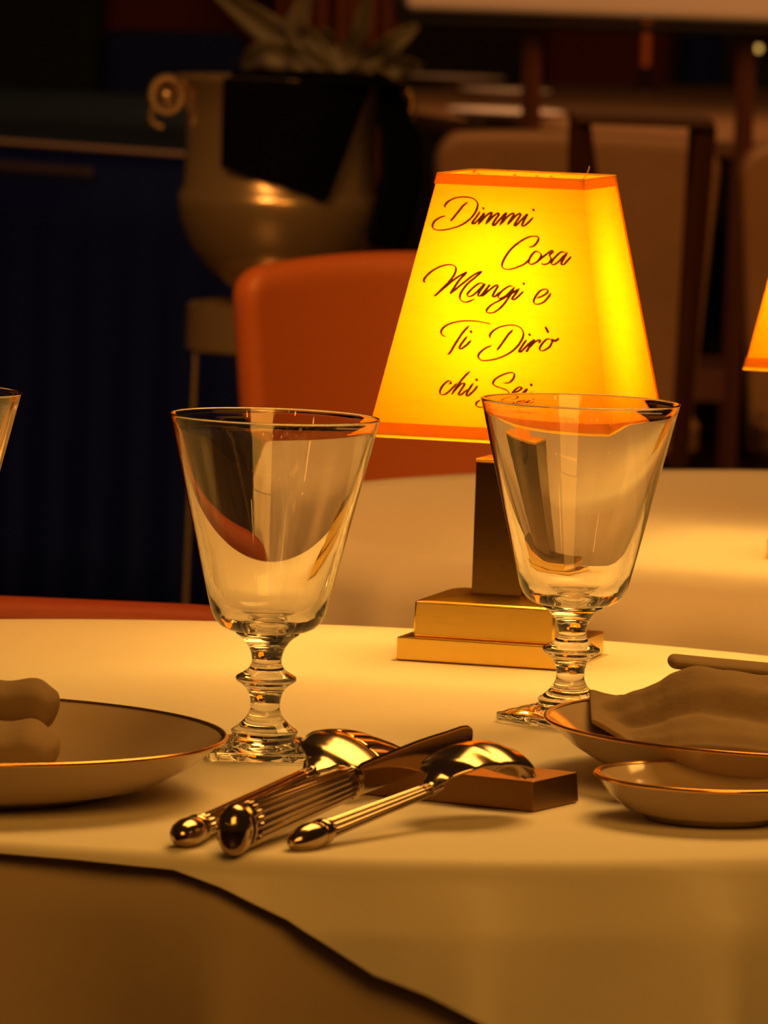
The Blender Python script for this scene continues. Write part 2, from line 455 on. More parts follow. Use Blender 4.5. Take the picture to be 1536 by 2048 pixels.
# lettering on the front face of the shade (strokes traced in the plane of that face)
U = [
 [(495,145),(455,175),(410,230),(370,280),(345,308)],
 [(305,195),(298,172),(330,138),(390,110),(460,102),(530,112),(572,145),(575,190),(550,245),(500,300),(430,345),(350,372),(270,385),(215,380),(192,355),(205,315),(250,280),(305,262)],
 [(600,225),(565,275),(530,325),(550,328),(595,285),(635,240),(610,285),(580,340)],
 [(585,335),(640,272),(690,235),(697,248),(670,290),(645,338)],
 [(650,332),(705,272),(750,240),(757,255),(725,300),(705,340),(722,342),(770,290),(822,238),(795,290),(765,345)],
 [(770,340),(830,272),(880,240),(885,255),(855,300),(832,342)],
 [(838,335),(890,275),(935,243),(942,258),(915,300),(890,342),(905,345),(950,300),(1000,250),(975,300),(955,345),(975,348),(1015,315),(1052,275)],
 [(618,205),(634,196)], [(1045,218),(1062,208)],
 [(1015,530),(1055,520),(1090,480),(1096,450),(1070,438),(1010,445),(930,490),(860,550),(810,620),(785,680),(800,712),(850,720),(920,700),(985,668),(1025,625)],
 [(1110,575),(1070,568),(1030,610),(1013,660),(1040,678),(1090,650),(1120,605),(1108,575)],
 [(1085,655),(1140,610),(1205,562),(1220,572),(1192,598),(1205,635),(1180,668),(1140,678),(1122,665)],
 [(1335,582),(1290,572),(1235,620),(1207,665),(1225,680),(1270,652),(1325,590)],
 [(1345,575),(1310,630),(1290,675),(1315,676),(1345,645),(1378,608)],
 [(135,825),(118,825),(125,795),(180,740),(260,695),(330,680),(378,690),(392,720),(375,770),(330,830),(280,880),(230,930),(205,948)],
 [(230,930),(300,870),(400,790),(485,740)], [(490,745),(430,800),(380,870),(340,930)],
 [(345,928),(450,840),(540,770),(600,740),(618,745)],
 [(612,742),(560,785),(490,845),(440,910),(425,960),(445,992),(490,998),(555,972)],
 [(632,842),(590,840),(530,885),(490,930),(503,952),(545,935),(600,882),(638,845),(605,895),(580,940),(600,946),(635,910),(682,850),(650,895),(615,955)],
 [(620,950),(680,895),(735,855),(750,865),(722,910),(705,950),(725,952),(765,915)],
 [(882,870),(850,862),(790,900),(752,950),(772,967),(825,940),(885,878)],
 [(895,868),(845,955),(785,1035),(720,1085),(665,1090),(655,1065),(700,1020),(790,972),(870,925),(935,882)],
 [(935,880),(900,930),(870,972),(890,977),(930,945),(970,905)], [(962,848),(980,838)],
 [(1080,966),(1130,948),(1176,912),(1160,890),(1112,903),(1070,955),(1056,998),(1082,1018),(1135,1003),(1175,965),(1204,922)],
 [(305,1295),(275,1280),(265,1248),(300,1205),(370,1175),(460,1160),(560,1162),(640,1175),(697,1190)],
 [(505,1200),(450,1260),(390,1350),(345,1425),(320,1448)],
 [(490,1290),(450,1340),(420,1390),(440,1396),(480,1368),(522,1325)], [(512,1258),(530,1247)],
 [(880,1235),(840,1275),(780,1360),(740,1412)],
 [(690,1310),(680,1288),(702,1253),(760,1215),(850,1195),(920,1205),(960,1240),(966,1290),(930,1360),(870,1420),(790,1465),(700,1492),(620,1498),(585,1475),(590,1440),(640,1395),(697,1370)],
 [(995,1320),(960,1370),(930,1420),(950,1420),(1000,1370),(1060,1318)], [(1062,1318),(1030,1362),(992,1425)],
 [(1015,1392),(1060,1345),(1105,1322),(1112,1332),(1098,1350)], [(1012,1283),(1030,1273)],
 [(1202,1316),(1165,1318),(1118,1368),(1108,1405),(1138,1413),(1190,1382),(1212,1338),(1198,1316)],
 [(1205,1320),(1240,1330),(1272,1308)], [(1155,1210),(1168,1235),(1182,1262)],
 [(330,1702),(350,1685),(330,1672),(290,1700),(258,1750),(262,1785),(300,1785),(350,1745),(400,1690)],
 [(512,1590),(460,1640),(400,1720),(355,1790)],
 [(365,1775),(420,1710),(462,1692),(462,1710),(430,1755),(415,1788),(435,1790),(490,1745)],
 [(540,1690),(505,1742),(480,1793),(500,1796),(545,1755),(578,1712)], [(560,1668),(578,1657)],
 [(800,1690),(850,1685),(885,1645),(888,1610),(850,1602),(780,1625),(725,1660),(708,1698),(740,1720),(800,1740),(840,1765),(838,1805),(770,1850),(680,1885),(600,1897),(565,1882),(570,1855),(602,1835)],
 [(885,1775),(930,1755),(955,1730),(925,1728),(885,1760),(868,1797),(890,1812),(950,1785),(1000,1740),(972,1785),(975,1808),(1000,1800),(1045,1765)],
 [(1025,1712),(1045,1700)],
]
def add_text():
    bm = bmesh.new()
    Mw = Matrix.Translation(lamp_pos) @ Matrix.Rotation(LAMP_R, 4, 'Z') @ Matrix.Translation(SH_OFF) @ Matrix.Rotation(SH_ROT, 4, 'Z')
    Mi = Mw.inverted()
    org = Mi @ CAM
    # plane of the front face: through (0,-h(z),z)
    p0 = Vector((0, -shade_h(.107), .107)); p1 = Vector((0, -shade_h(.228), .228))
    nrm = Vector((1, 0, 0)).cross(p1 - p0).normalized()
    if nrm.y > 0: nrm = -nrm
    P0 = p0 + nrm * 0.0004
    def onface(X, Y):
        d = Mi.to_3x3() @ ray(820 + X / 4.267, 370 + Y / 4.267)
        t = (P0 - org).dot(nrm) / d.dot(nrm)
        return org + d * t
    for s in U:
        if len(s) == 2:
            pts = [Vector((*s[0], 0)), Vector((*s[1], 0))]
        else:
            pts = spline(s, 8)
        n = len(pts); L, R_ = [], []
        for i, p in enumerate(pts):
            t = (pts[min(i + 1, n - 1)] - pts[max(i - 1, 0)])
            if t.length < 1e-4: t = Vector((1, 0, 0))
            t.normalize()
            ang = math.atan2(-t.y, t.x)
            w = 5.8 + 4.6 * abs(math.cos(ang - math.radians(62))) ** 3
            if len(s) == 2 and abs(s[0][0] - s[1][0]) < 25: w = 12
            if len(s) == 3: w = 11
            e = min(i, n - 1 - i) / 3.0
            if len(s) > 3: w *= min(1, 0.45 + 0.55 * e)
            q = Vector((-t.y, t.x, 0)) * w
            L.append(bm.verts.new(onface(p.x + q.x, p.y + q.y)))
            R_.append(bm.verts.new(onface(p.x - q.x, p.y - q.y)))
        for i in range(n - 1):
            bm.faces.new((L[i], L[i + 1], R_[i + 1], R_[i]))
    o = obj('script_lettering', bm, M['ink'], shade, smooth=False)
    o['label'] = 'brown script lettering reading Dimmi Cosa Mangi e Ti Dirò chi Sei'
    return o
text = add_text()

lamp2, sh2 = make_lamp()
c2 = at_z(1489, 736, 0.1095)
off2 = Matrix.Rotation(LAMP_R, 3, 'Z') @ Vector((-.0587, -.0587, 0))
lamp2.location = (c2.x - off2.x - .0036, c2.y - off2.y + .04, TZ + 0.0005); lamp2.rotation_euler = (0, 0, LAMP_R)
tag(lamp2, 'lit table lamp on the rear table, cut off by the right edge, shade corner showing', 'lamp', 'brass table lamps')

# ---------------------------------------------------------------- glasses
K = 0.001
def make_glass():
    root = empty('wine_glass')
    bowl = [(13.0, 51.2), (16.5, 52.0), (19.6, 53.6), (22.0, 56.2), (23.6, 59.8), (24.6, 63.5)]
    for i in range(1, 13):
        t = i / 12; bowl.append((24.6 + (43.1 - 24.6) * t, 63.5 + (139.4 - 63.5) * t))
    bowl += [(43.35, 139.9), (43.2, 140.25), (42.8, 140.4), (42.4, 140.25), (42.2, 139.9)]
    for i in range(0, 13):
        t = 1 - i / 12; bowl.append((21.2 + (42.05 - 21.2) * t + .35 * math.sin(PI * t), 66.5 + (139.2 - 66.5) * t))
    bowl += [(19.9, 63.2), (18.2, 60.4), (15.4, 58.2), (11.5, 56.8), (6, 56.0), (0, 55.8)]
    bm = bmesh.new(); lathe(bm, [(r * K, z * K) for r, z in bowl], 96)
    obj('bowl', bm, M['glass'], root, angle=0)
    stem = [(13.0, 51.2), (13.1, 50.5), (12.3, 49.8), (11.0, 49.0), (9.2, 47.3), (7.6, 45.0), (6.6, 42.6), (6.15, 40.2), (6.2, 38.4), (6.9, 36.8),
            (8.4, 35.2), (10.6, 33.9), (12.0, 33.1), (12.5, 32.4), (12.5, 31.4), (11.8, 30.7), (10.0, 29.6), (8.2, 28.0), (7.0, 26.0), (6.3, 23.6),
            (6.1, 21.2), (6.3, 19.0), (7.2, 16.8), (8.9, 14.6), (11.0, 12.6), (13.0, 11.2), (13.7, 10.7), (13.8, 10.0), (13.4, 8.6)]
    bm = bmesh.new(); lathe(bm, [(r * K, z * K) for r, z in stem], 96)
    obj('stem', bm, M['glass'], root, angle=50)
    foot = [(13.4, 8.6, 2), (14.0, 7.6, 2.3), (14.8, 7.5, 2.8), (16.4, 6.5, 3.5), (17.2, 6.5, 4), (19.0, 5.3, 5), (19.8, 5.3, 6), (22.4, 3.9, 8),
            (23.4, 3.7, 9), (23.9, 3.2, 10), (24.0, 0.6, 10), (23.5, 0.1, 10), (20, 0.1, 8), (18, 0.9, 6), (10, 1.6, 2), (0, 1.8)]
    bm = bmesh.new(); lathe(bm, [tuple([q[0] * K, q[1] * K] + ([q[2]] if len(q) > 2 else [])) for q in foot], 96)
    obj('foot', bm, M['glass'], root, angle=50)
    return root
g = make_glass()
p = at_z(527, 1514, 0); g.location = (p.x, p.y, TZ + .0006); g.rotation_euler = (0, 0, math.radians(3))
tag(g, 'empty square-footed goblet on the left, standing behind the fork and knife', 'glass', 'square-footed goblets')
g2 = copy_tree(g); p = at_z(1137, 1448, 0); g2.location = (p.x, p.y, TZ + .0006); g2.rotation_euler = (0, 0, math.radians(43))
tag(g2, 'empty square-footed goblet standing in front of the script lamp', 'glass', 'square-footed goblets')
g3 = copy_tree(g); p = at_z(-162, 783, .14); g3.location = (p.x, p.y, TZ + .0006); g3.rotation_euler = (0, 0, math.radians(20))
tag(g3, 'goblet cut off by the left edge of the picture, only its rim showing', 'glass', 'square-footed goblets')

# ---------------------------------------------------------------- cutlery rest
BA = math.radians(-28)
bf = at_z(1066, 1626, 0)
bx = Vector((math.cos(BA), math.sin(BA))); by = Vector((-math.sin(BA), math.cos(BA)))
LB, WB = 0.080, 0.040
bc = Vector((bf.x, bf.y)) - bx * (LB / 2) + by * (WB / 2)
bm = bmesh.new()
prism(bm, sq(LB / 2, WB / 2), sq(LB / 2 - .0008, WB / 2 - .0008), 0, .0118)
o = obj('cutlery_rest', bm, M['block'], smooth=False); bevel(o, .0005)
o.location = (bc.x, bc.y, TZ + .0004); o.rotation_euler = (0, 0, BA)
tag(o, 'dark bronze bar-shaped cutlery rest on the white cloth', 'cutlery rest')

# ---------------------------------------------------------------- knife, fork, spoon
def up(p, h=0.0): return Vector((p.x, p.y, p.z + h))
def fluted_handle(root, A, B, ra, rb, knob, flutes=18, n=10):
    """A end on the cloth, B neck; ra/rb (side, vertical) radii"""
    A, B = Vector(A), Vector(B)
    pts, rad = [], []
    for i in range(n + 1):
        t = i / n
        pts.append(A.lerp(B, t)); rad.append((ra[0] + (rb[0] - ra[0]) * t, ra[1] + (rb[1] - ra[1]) * t))
    bm = bmesh.new(); tube(bm, pts, rad, 144, flute=flutes, famp=0.20)
    obj('handle', bm, M['silver'], root, angle=0)
    d = (B - A).normalized()
    bm = bmesh.new()
    kp, kr = [], []
    for s, f in knob:
        kp.append(A - d * s); kr.append((ra[0] * f, ra[1] * f))
    tube(bm, kp, kr, 32)
    obj('end_knob', bm, M['silver'], root, angle=40)
    bm = bmesh.new()
    tube(bm, [B + d * s for s in (-.002, -.001, .001, .002, .003, .006)], [(rb[0] * f, rb[1] * f) for f in (1.0, 1.14, 1.14, 1.0, 1.1, .9)], 32)
    obj('collar', bm, M['silver'], root, angle=40)
KNOB = [(-.002, 1.0), (-.001, 1.12), (.0005, 1.12), (.0012, .98), (.003, 1.12), (.006, 1.20), (.009, 1.12), (.0115, .92), (.0135, .62), (.0146, .25)]

kn = empty('table_knife')
ka = at_z(482, 1655, .0092); kb = at_z(700, 1566, .0135)
A, B = Vector(ka), Vector(kb)
fluted_handle(kn, A, B, (.0056, .0082), (.0042, .0062), KNOB)
tip = at_z(940, 1472, .0200)
d = (tip - B); L = d.length; d.normalize()
side = d.cross(Vector((0, 0, 1))).normalized(); vz = side.cross(d)
bm = bmesh.new()
def blade(u, v):                # closed thin blade section, u around, v along
    s = .002 + v * L
    hgt = lerp_tab(v, [(0, .0050), (.08, .0064), (.5, .0066), (.9, .0056), (.985, .0044), (1.0, .0028)])
    base = lerp_tab(v, [(0, 0), (.5, .0), (1, 0)])
    a = u * 2 * PI
    thk = .0011 * (1 - .5 * v)
    zz = hgt * math.sin(a)
    th_ = thk * math.cos(a) * (0.35 + 0.65 * (0.5 + 0.5 * math.sin(a)))
    sq_ = max(abs(math.sin(a)), 1e-3)
    return B + d * s + vz * (zz * (1 if abs(math.sin(a)) > .3 else 1)) + side * th_
V = grid(bm, blade, 24, 30, closed=True)
bm.faces.new([r[0] for r in V]); bm.faces.new([r[-1] for r in V][::-1])
obj('blade', bm, M['silver'], kn, angle=40)
tag(kn, 'silver table knife with fluted handle, blade on edge across the rest', 'knife')

def station_head(name, root, sts, nu=14, nv=48, tines=None, thick=.0012):
    """sts: (t, centre, half width, crown, roll) ; spline along the axis, arched across"""
    cen = spline([s[0] for s in sts], 12); n = len(cen)
    def tab(k, t): return lerp_tab(t, [(i / (len(sts) - 1), s[k]) for i, s in enumerate(sts)])
    def P(u, v):
        i = v * (n - 1); i0 = min(int(i), n - 2); f = i - i0
        c = cen[i0].lerp(cen[i0 + 1], f)
        tt = (cen[min(i0 + 2, n - 1)] - cen[max(i0 - 1, 0)]).normalized()
        sd = tt.cross(Vector((0, 0, 1))).normalized(); ud = sd.cross(tt)
        w = tab(1, v); cr = tab(2, v); tl = tab(3, v)
        x = 2 * u - 1
        return c + sd * (w * x) + ud * (cr * (1 - x * x)) + Vector((0, 0, 1)) * (tl * x)
    bm = bmesh.new()
    if not tines:
        grid(bm, P, nu, nv)
    else:
        vs = tines
        grid(bm, lambda u, v: P(u, v * vs), 14, 26)
        for k in range(4):
            def T(u, v):
                a = k / 3.62; wv = .17 * (1 - .25 * v)
                cx = (k + .5) / 4
                c0 = cx + (u - .5) * (.25 - (.25 - wv) * min(1, v * 8))
                return P(c0, vs + (1 - vs) * v)
            grid(bm, T, 3, 16)
        bmesh.ops.remove_doubles(bm, verts=bm.verts, dist=2e-5)
    o = obj(name, bm, M['silver'], root, angle=0)
    solid(o, thick, 0)
    if not tines: subsurf(o, 1)
    return o
# spoon, bowl turned down over the rest
sp = empty('table_spoon')
sa = at_z(642, 1664, .0056); sb = Vector((.0215, 2.4400, TZ + .0150))
fluted_handle(sp, sa, sb, (.0040, .0036), (.0024, .0024), [(q * 1.35, f * 1.22) for q, f in KNOB], flutes=10)
def W(x, y, z): return Vector((x, y, TZ + z))
station_head('spoon_bowl', sp, [
    (W(.0205, 2.4375, .0150), .0022, .0006, 0),
    (W(.0240, 2.4445, .0185), .0052, .0012, .000),
    (W(.0285, 2.4530, .0215), .0130, .0040, .001),
    (W(.0340, 2.4620, .0222), .0180, .0072, .001),
    (W(.0405, 2.4700, .0218), .0188, .0082, .001),
    (W(.0480, 2.4785, .0195), .0168, .0075, .001),
    (W(.0540, 2.4855, .0160), .0105, .0050, .000),
    (W(.0575, 2.4900, .0135), .0015, .0008, 0)], nu=18, nv=60)
tag(sp, 'silver spoon lying bowl down on the right end of the rest', 'spoon')
# fork
fk = empty('table_fork')
fa = at_z(392, 1657, .0056); fb = Vector((-.0250, 2.4985, TZ + .0120))
fluted_handle(fk, fa, fb, (.0042, .0038), (.0026, .0026), [(q * 1.35, f * 1.22) for q, f in KNOB], flutes=10)
station_head('fork_head', fk, [
    (W(-.0262, 2.4965, .0120), .0026, .0008, 0),
    (W(-.0215, 2.5060, .0145), .0060, .0014, -.001),
    (W(-.0175, 2.5135, .0168), .0138, .0030, -.0042),
    (W(-.0120, 2.5230, .0185), .0146, .0036, -.0052),
    (W(-.0030, 2.5350, .0182), .0138, .0030, -.0052),
    (W(.0070, 2.5480, .0150), .0126, .0020, -.0046),
    (W(.0140, 2.5580, .0120), .0112, .0010, -.0030)], tines=.56, thick=.0016)
tag(fk, 'silver fork lying tines down, behind the knife', 'fork')

# ---------------------------------------------------------------- plates, dish, napkins
def dish(name, R, H, base, c, label, cat, mat, group=None):
    prof = [(0, .0016), (base * .8, .0014), (base * .86, 0), (base * .95, 0), (base, .0020), (base + (R - base) * .35, H * .22), (base + (R - base) * .7, H * .56),
            (R - .0015, H - .0014), (R, H - .0006), (R - .0006, H), (R - .0022, H - .0006), (base + (R - base) * .66, H * .60 + .0016),
            (base + (R - base) * .30, H * .24 + .0026), (base * .9, .0048), (base * .5, .0046), (0, .0046)]
    bm = bmesh.new(); lathe(bm, prof, 128)
    o = obj(name, bm, mat, angle=0); o.location = (c[0], c[1], TZ + .0006)
    bm = bmesh.new()
    lathe(bm, [(R - .0024, H - .0004), (R - .0014, H + .00012), (R - .0004, H + .00016), (R + .00015, H - .0005), (R - .0001, H - .0012)], 128)
    r_ = obj('gilt_rim', bm, M['gilt'], o, angle=0); r_['label'] = 'thin gold rim line'
    return tag(o, label, cat, group)
PL = (-.170, 2.506); PRt = (.1755, 2.614)
dish('dinner_plate', .112, .0235, .072, PL, 'coupe plate at the left edge, under a rolled napkin, beside the goblet', 'plate', M['china'], 'coupe plates')
dish('dinner_plate', .1075, .0235, .070, PRt, 'coupe plate at the right edge, under a rumpled napkin', 'plate', M['china'], 'coupe plates')
dish('bread_dish', .0455, .0170, .026, (.1305, 2.4895), 'small empty shallow dish in front of the right plate', 'dish', M['china'])

def napkin_sheet(fn, nu, nv, name, mat, th=.0022, parent=None):
    bm = bmesh.new(); grid(bm, fn, nu, nv)
    o = obj(name, bm, mat, parent, angle=0); solid(o, th, 0); subsurf(o, 1)
    return o
def plate_h(x, y, c, R, base, H):
    r = math.hypot(x - c[0], y - c[1])
    if r < base * .9: return .0056
    return .0056 + (H - .0030) * min(1, (r - base * .9) / (R - base * .9))
nr = empty('napkin', (0, 0, 0))
def nap_r(u, v):
    x = .088 + .185 * u
    ridge = lerp_tab(x, [(.088, .0200), (.097, .0235), (.1097, .0285), (.117, .0325), (.1225, .0372), (.132, .0410), (.145, .0400), (.160, .0372), (.20, .034), (.275, .028)])
    wid = lerp_tab(u, [(0, .022), (.25, .05), (.6, .060), (1, .05)])
    y = 2.655 - wid + v * (wid + lerp_tab(u, [(0, .02), (.2, .038), (1, .045)]))
    prof = lerp_tab(v, [(0, .34), (.10, .46), (.30, .58), (.44, .84), (.62, 1.0), (.85, .86), (1, .66)])
    w = .0016 * math.sin(70 * x + 22 * (y - 2.6) * 10) * (v * (1 - v) * 4)
    z = ridge * prof + w
    return (x, y, TZ + max(z, plate_h(x, y, PRt, .1075, .070, .0235) + .0022))
napkin_sheet(nap_r, 50, 34, 'folded_cloth', M['napkin'], parent=nr)
# the tucked end that shows as a dark rounded lip behind
def blunt(xr, re):
    q = 1 - min(1, xr / re); return math.sqrt(max(0, 1 - q * q))
def lip(u, v):
    xr = .105 * u ** 2.2; a = v * 2 * PI; e = blunt(xr, .0035)
    return (.1220 + xr, 2.712 + .012 * e * math.cos(a), TZ + .0372 + .0030 * e * math.sin(a) - .006 * u ** 2)
bm = bmesh.new(); V = grid(bm, lambda u, v: lip(u, v), 40, 16); bmesh.ops.remove_doubles(bm, verts=bm.verts, dist=1e-5)
obj('tucked_end', bm, M['napkin'], nr, angle=0)
tag(nr, 'rumpled cloth napkin heaped on the right plate', 'napkin')
nl = empty('napkin', (0, 0, 0))
def roll(u, v, x1, y0, z0, ry, rz_, tw=0, re=.009):
    xr = .16 * u ** 2; x = x1 - xr; a = v * 2 * PI; e = blunt(xr, re)
    y = y0 + ry * e * math.cos(a) + tw * u
    z = z0 + rz_ * e * (math.copysign(abs(math.sin(a)) ** .7, math.sin(a))) + .0008 * math.sin(30 * u)
    return (x, y, TZ + max(z, plate_h(x, y, PL, .112, .072, .0235) + .0004))
bm = bmesh.new(); grid(bm, lambda u, v: roll(u, v, -.1262, 2.548, .0290, .018, .0095, .003), 40, 32)
obj('upper_roll', bm, M['napkin'], nl, angle=0)
bm = bmesh.new(); grid(bm, lambda u, v: roll(u, v, -.1225, 2.488, .0190, .030, .0105, -.004, .014), 40, 32)
obj('lower_fold', bm, M['napkin'], nl, angle=0)
tag(nl, 'rolled cloth napkin resting on the left plate', 'napkin')

# ---------------------------------------------------------------- rear table and its chair
o = obj('tablecloth', drape((.368, 3.77), .45, TZ, lambda t: .738, 30, .1, .018, nth=300), M['cloth'], angle=0)
tag(o, 'white cloth on the round rear table under the second lamp', 'tablecloth')

def back_shell(w_top, w_bot, h, curve, crown, corner=.05, th=.03, dish_=0.0, nu=28, nv=22):
    """upholstered back in local space: z from 0 to h, curve >0 wraps towards the viewer"""
    def fn(u, v):
        x = 2 * u - 1
        w = w_bot + (w_top - w_bot) * v
        xx = x * w
        ztop = h + crown * (1 - x * x)
        # rounded upper corners
        ex = max(0, abs(x) * w - (w - corner)) / corner
        zc = ztop - corner * (1 - math.sqrt(max(0, 1 - ex * ex)))
        z = zc * v
        y = -curve * x * x - dish_ * (v - .5) ** 2
        return (xx, y, z)
    bm = bmesh.new(); grid(bm, fn, nu, nv)
    return bm
def chair(name, loc, rz, mat, label, legs=True, **k):
    root = empty(name, loc, rz, label, 'chair')
    zb = k.pop('zb', .42); seat = k.pop('seat', True)
    bm = back_shell(**k)
    o = obj('backrest', bm, mat, root, angle=0); o.location = (0, 0, zb); solid(o, k.get('th', .03)); subsurf(o, 1)
    if seat:
        w = k['w_bot'] * 1.02
        bm = bmesh.new(); lathe(bm, [(0, 0), (w * .94, 0, 4), (w, .015, 4), (w, .045, 4), (w * .92, .06, 4), (0, .066)], 48)
        s = obj('seat', bm, mat, root); s.location = (0, -w * .95, .40)
    if legs:
        w = k['w_bot'] * .82
        for sx in (-1, 1):
            for sy in (0, 1):
                bm = bmesh.new(); tube(bm, [(sx * w, -.03 - sy * w * 1.75, .42), (sx * w * 1.15, -.0 - sy * w * 2.0, 0)], [.014, .009], 10)
                obj('leg', bm, M['dark_wood'], root)
    return root
# orange chair
a = at_d(462, 560, 5.0); top = at_d(870, 480, 5.0)
chair('armchair', (.022, 5.0, 0), math.radians(4), M['orange_leather'], 'orange leather chair behind the goblets and the lamp',
      w_top=.145, w_bot=.108, h=.385, curve=.035, crown=.017, corner=.014, zb=.445, dish_=.05)
# red chair pushed under the left of the front table
chair('armchair', (-.300, 3.345, 0), math.radians(177), M['red_leather'], 'red-brown leather chair just beyond the left side of the front table',
      w_top=.246, w_bot=.19, h=.292, curve=.05, crown=.006, corner=.03, zb=.442)

# ---------------------------------------------------------------- wine cooler on its stand
WD = 6.4
wc = at_d(566, 160, WD); wx = wc.x
ztop = wc.z; s_ = WD / F         # metres per pixel there
wcool = empty('wine_cooler', (wx, WD, 0), 0, 'polished metal wine cooler with scrolled handles on a slim stand', 'wine cooler')
def Z(py): return ztop - (py - 158) * s_
prof = [(0, Z(600)), (50, Z(602)), (62, Z(590)), (95, Z(570)), (140, Z(535)), (176, Z(490)), (196, Z(440)), (203, Z(400)), (200, Z(384)), (192, Z(372)), (190, Z(300)),
        (192, Z(215)), (198, Z(185)), (212, Z(168)), (216, Z(158)), (212, Z(152)), (196, Z(166)), (182, Z(200)), (180, Z(370)), (190, Z(410)), (165, Z(490)), (90, Z(560)), (0, Z(580))]
bm = bmesh.new(); lathe(bm, [(r * s_, z) for r, z in prof], 72)
obj('bowl', bm, M['chrome'], wcool, angle=40)
bm = bmesh.new(); lathe(bm, [(0, Z(602)), (60 * s_, Z(602)), (72 * s_, Z(596)), (85 * s_, Z(600)), (92 * s_, Z(614)), (92 * s_, Z(630)), (0, Z(630))], 48)
obj('foot', bm, M['chrome'], wcool, angle=40)
for sx in (-1, 1):
    bm = bmesh.new()
    cx, cz = sx * 230 * s_, Z(196)
    ring = [(cx + sx * 0.0 + 30 * s_ * math.cos(t), 0, cz + 34 * s_ * math.sin(t)) for t in [2 * PI * i / 24 for i in range(25)]]
    tube(bm, ring, 9 * s_, 10, up=(0, 1, 0))
    bmesh.ops.create_uvsphere(bm, u_segments=16, v_segments=10, radius=17 * s_, matrix=Matrix.Translation((cx, -.006, cz)))
    tube(bm, spline([(cx + sx * 26 * s_, 0, cz - 18 * s_), (cx + sx * 30 * s_, 0, cz - 52 * s_), (cx + sx * 8 * s_, 0, cz - 66 * s_)], 6), 6 * s_, 8, up=(0, 1, 0))
    tube(bm, [(cx - sx * 20 * s_, 0, cz + 24 * s_), (sx * 196 * s_, 0, Z(178))], 9 * s_, 8, up=(0, 1, 0))
    obj('handle', bm, M['chrome'], wcool)
stand = empty('cooler_stand', (wx, WD, 0), 0, 'slim metal stand with thin legs under the wine cooler', 'stand')
bm = bmesh.new(); lathe(bm, [(0, Z(631)), (150 * s_, Z(631)), (168 * s_, Z(606)), (178 * s_, Z(612)), (178 * s_, Z(698)), (170 * s_, Z(703)), (160 * s_, Z(698)), (150 * s_, Z(640)), (0, Z(640))], 56)
obj('holder_ring', bm, M['chrome'], stand, angle=40)
for k in range(4):
    a = math.radians(200 + 90 * k)
    bm = bmesh.new(); tube(bm, [(165 * s_ * math.cos(a), 165 * s_ * math.sin(a), Z(690)), (175 * s_ * math.cos(a), 175 * s_ * math.sin(a), 0)], 5 * s_, 10)
    obj('leg', bm, M['chrome'], stand)
# the dark napkin draped over the cooler
nap = empty('napkin', (wx, WD, 0), 0, 'very dark navy napkin draped over the wine cooler rim', 'napkin')
def arc(xp, r):                  # y on the cooler's front at pixel offset xp
    r = r * s_; x = xp * s_
    return -math.sqrt(max(r * r - x * x, 0))
def flap(u, v):
    xt = -112 + 286 * u; xb = -112 + 214 * u
    x = xt + (xb - xt) * v
    yb = lerp_tab(u, [(0, 330), (.25, 342), (.5, 350), (.72, 366), (.95, 390), (1, 382)])
    py = 156 + (yb - 156) * v
    r = 218 + 4 * math.sin(9 * u + 3 * v)
    y = arc(min(x, 205), r) if v > .04 else arc(min(x, 205), r - 12)
    return (x * s_, y - .003, Z(py))
bm = bmesh.new(); grid(bm, flap, 30, 24); o = obj('front_flap', bm, M['navy_napkin'], nap, angle=0); solid(o, .004)
def flap2(u, v):
    a = -1.15 + 2.3 * u
    rr = lerp_tab(v, [(0, 224), (.1, 246), (.35, 276), (.6, 280), (.85, 262), (1, 248)])
    py = 150 + 322 * v
    x = rr * math.cos(a * (.55)) * 1.0 - (18 if v > .2 else 0) * abs(a)
    return (x * s_, (50 * a - 22) * s_ , Z(py + 18 * math.sin(4 * u)))
bm = bmesh.new(); grid(bm, flap2, 20, 24); o = obj('side_flap', bm, M['navy_napkin'], nap, angle=0); solid(o, .006)
def puff(u, v):
    x = -100 + 350 * u
    a = v * PI
    r = 14 + 10 * math.sin(PI * u)
    return (x * s_, -.03 - .07 * math.sin(PI * u) * .6 + r * s_ * 3 * math.cos(a), Z(162) + r * s_ * math.sin(a) * 1.0 * min(1, (1 - u) * 6))
bm = bmesh.new(); grid(bm, puff, 24, 10); o = obj('rim_fold', bm, M['navy_napkin'], nap, angle=0); solid(o, .004)

# ---------------------------------------------------------------- far left: navy draped table, seats
tl = at_d(0, 275, 10.16); tr = at_d(500, 311, 9.75)
side_t = empty('draped_side_table', (0, 0, 0), 0, 'long side table under a floor-length navy cloth at the far left', 'table')
def P2(a, b): return (a, b)
x0, x1 = -1.5, tr.x
yl = tl.y + (tl.x - x0) * (tl.y - tr.y) / (tr.x - tl.x)
front = [(x0, yl), (x1, tr.y), (x1 + .05, 13.2), (x0, 13.4)]
bm = bmesh.new(); prism(bm, front, front, .742, .748); obj('cloth_top', bm, M['teal'], side_t, smooth=False)
bm = bmesh.new()
def skirt(u, v):
    x = x0 + (x1 - x0) * u; y = yl + (tr.y - yl) * u
    return (x, y - .006 - .02 * v * math.sin(u * 60) ** 2, .742 - .74 * v)
grid(bm, skirt, 120, 6); o = obj('cloth_skirt', bm, M['navy'], side_t, angle=0); solid(o, .006, 1)
bm = bmesh.new()
tube(bm, [(x0, yl - .012, .7455), (x1, tr.y - .012, .7455)], .0042, 8); obj('rim_strip', bm, M['trim_gold'], side_t)  # thin tan strip along the table's front top edge
bm = bmesh.new(); q = .7
def band(u, v):
    x = x0 + (x1 - .25 - x0) * u; y = yl + (tr.y - yl) * (x - x0) / (x1 - x0)
    return (x, y - .034, .716 - .012 * v)
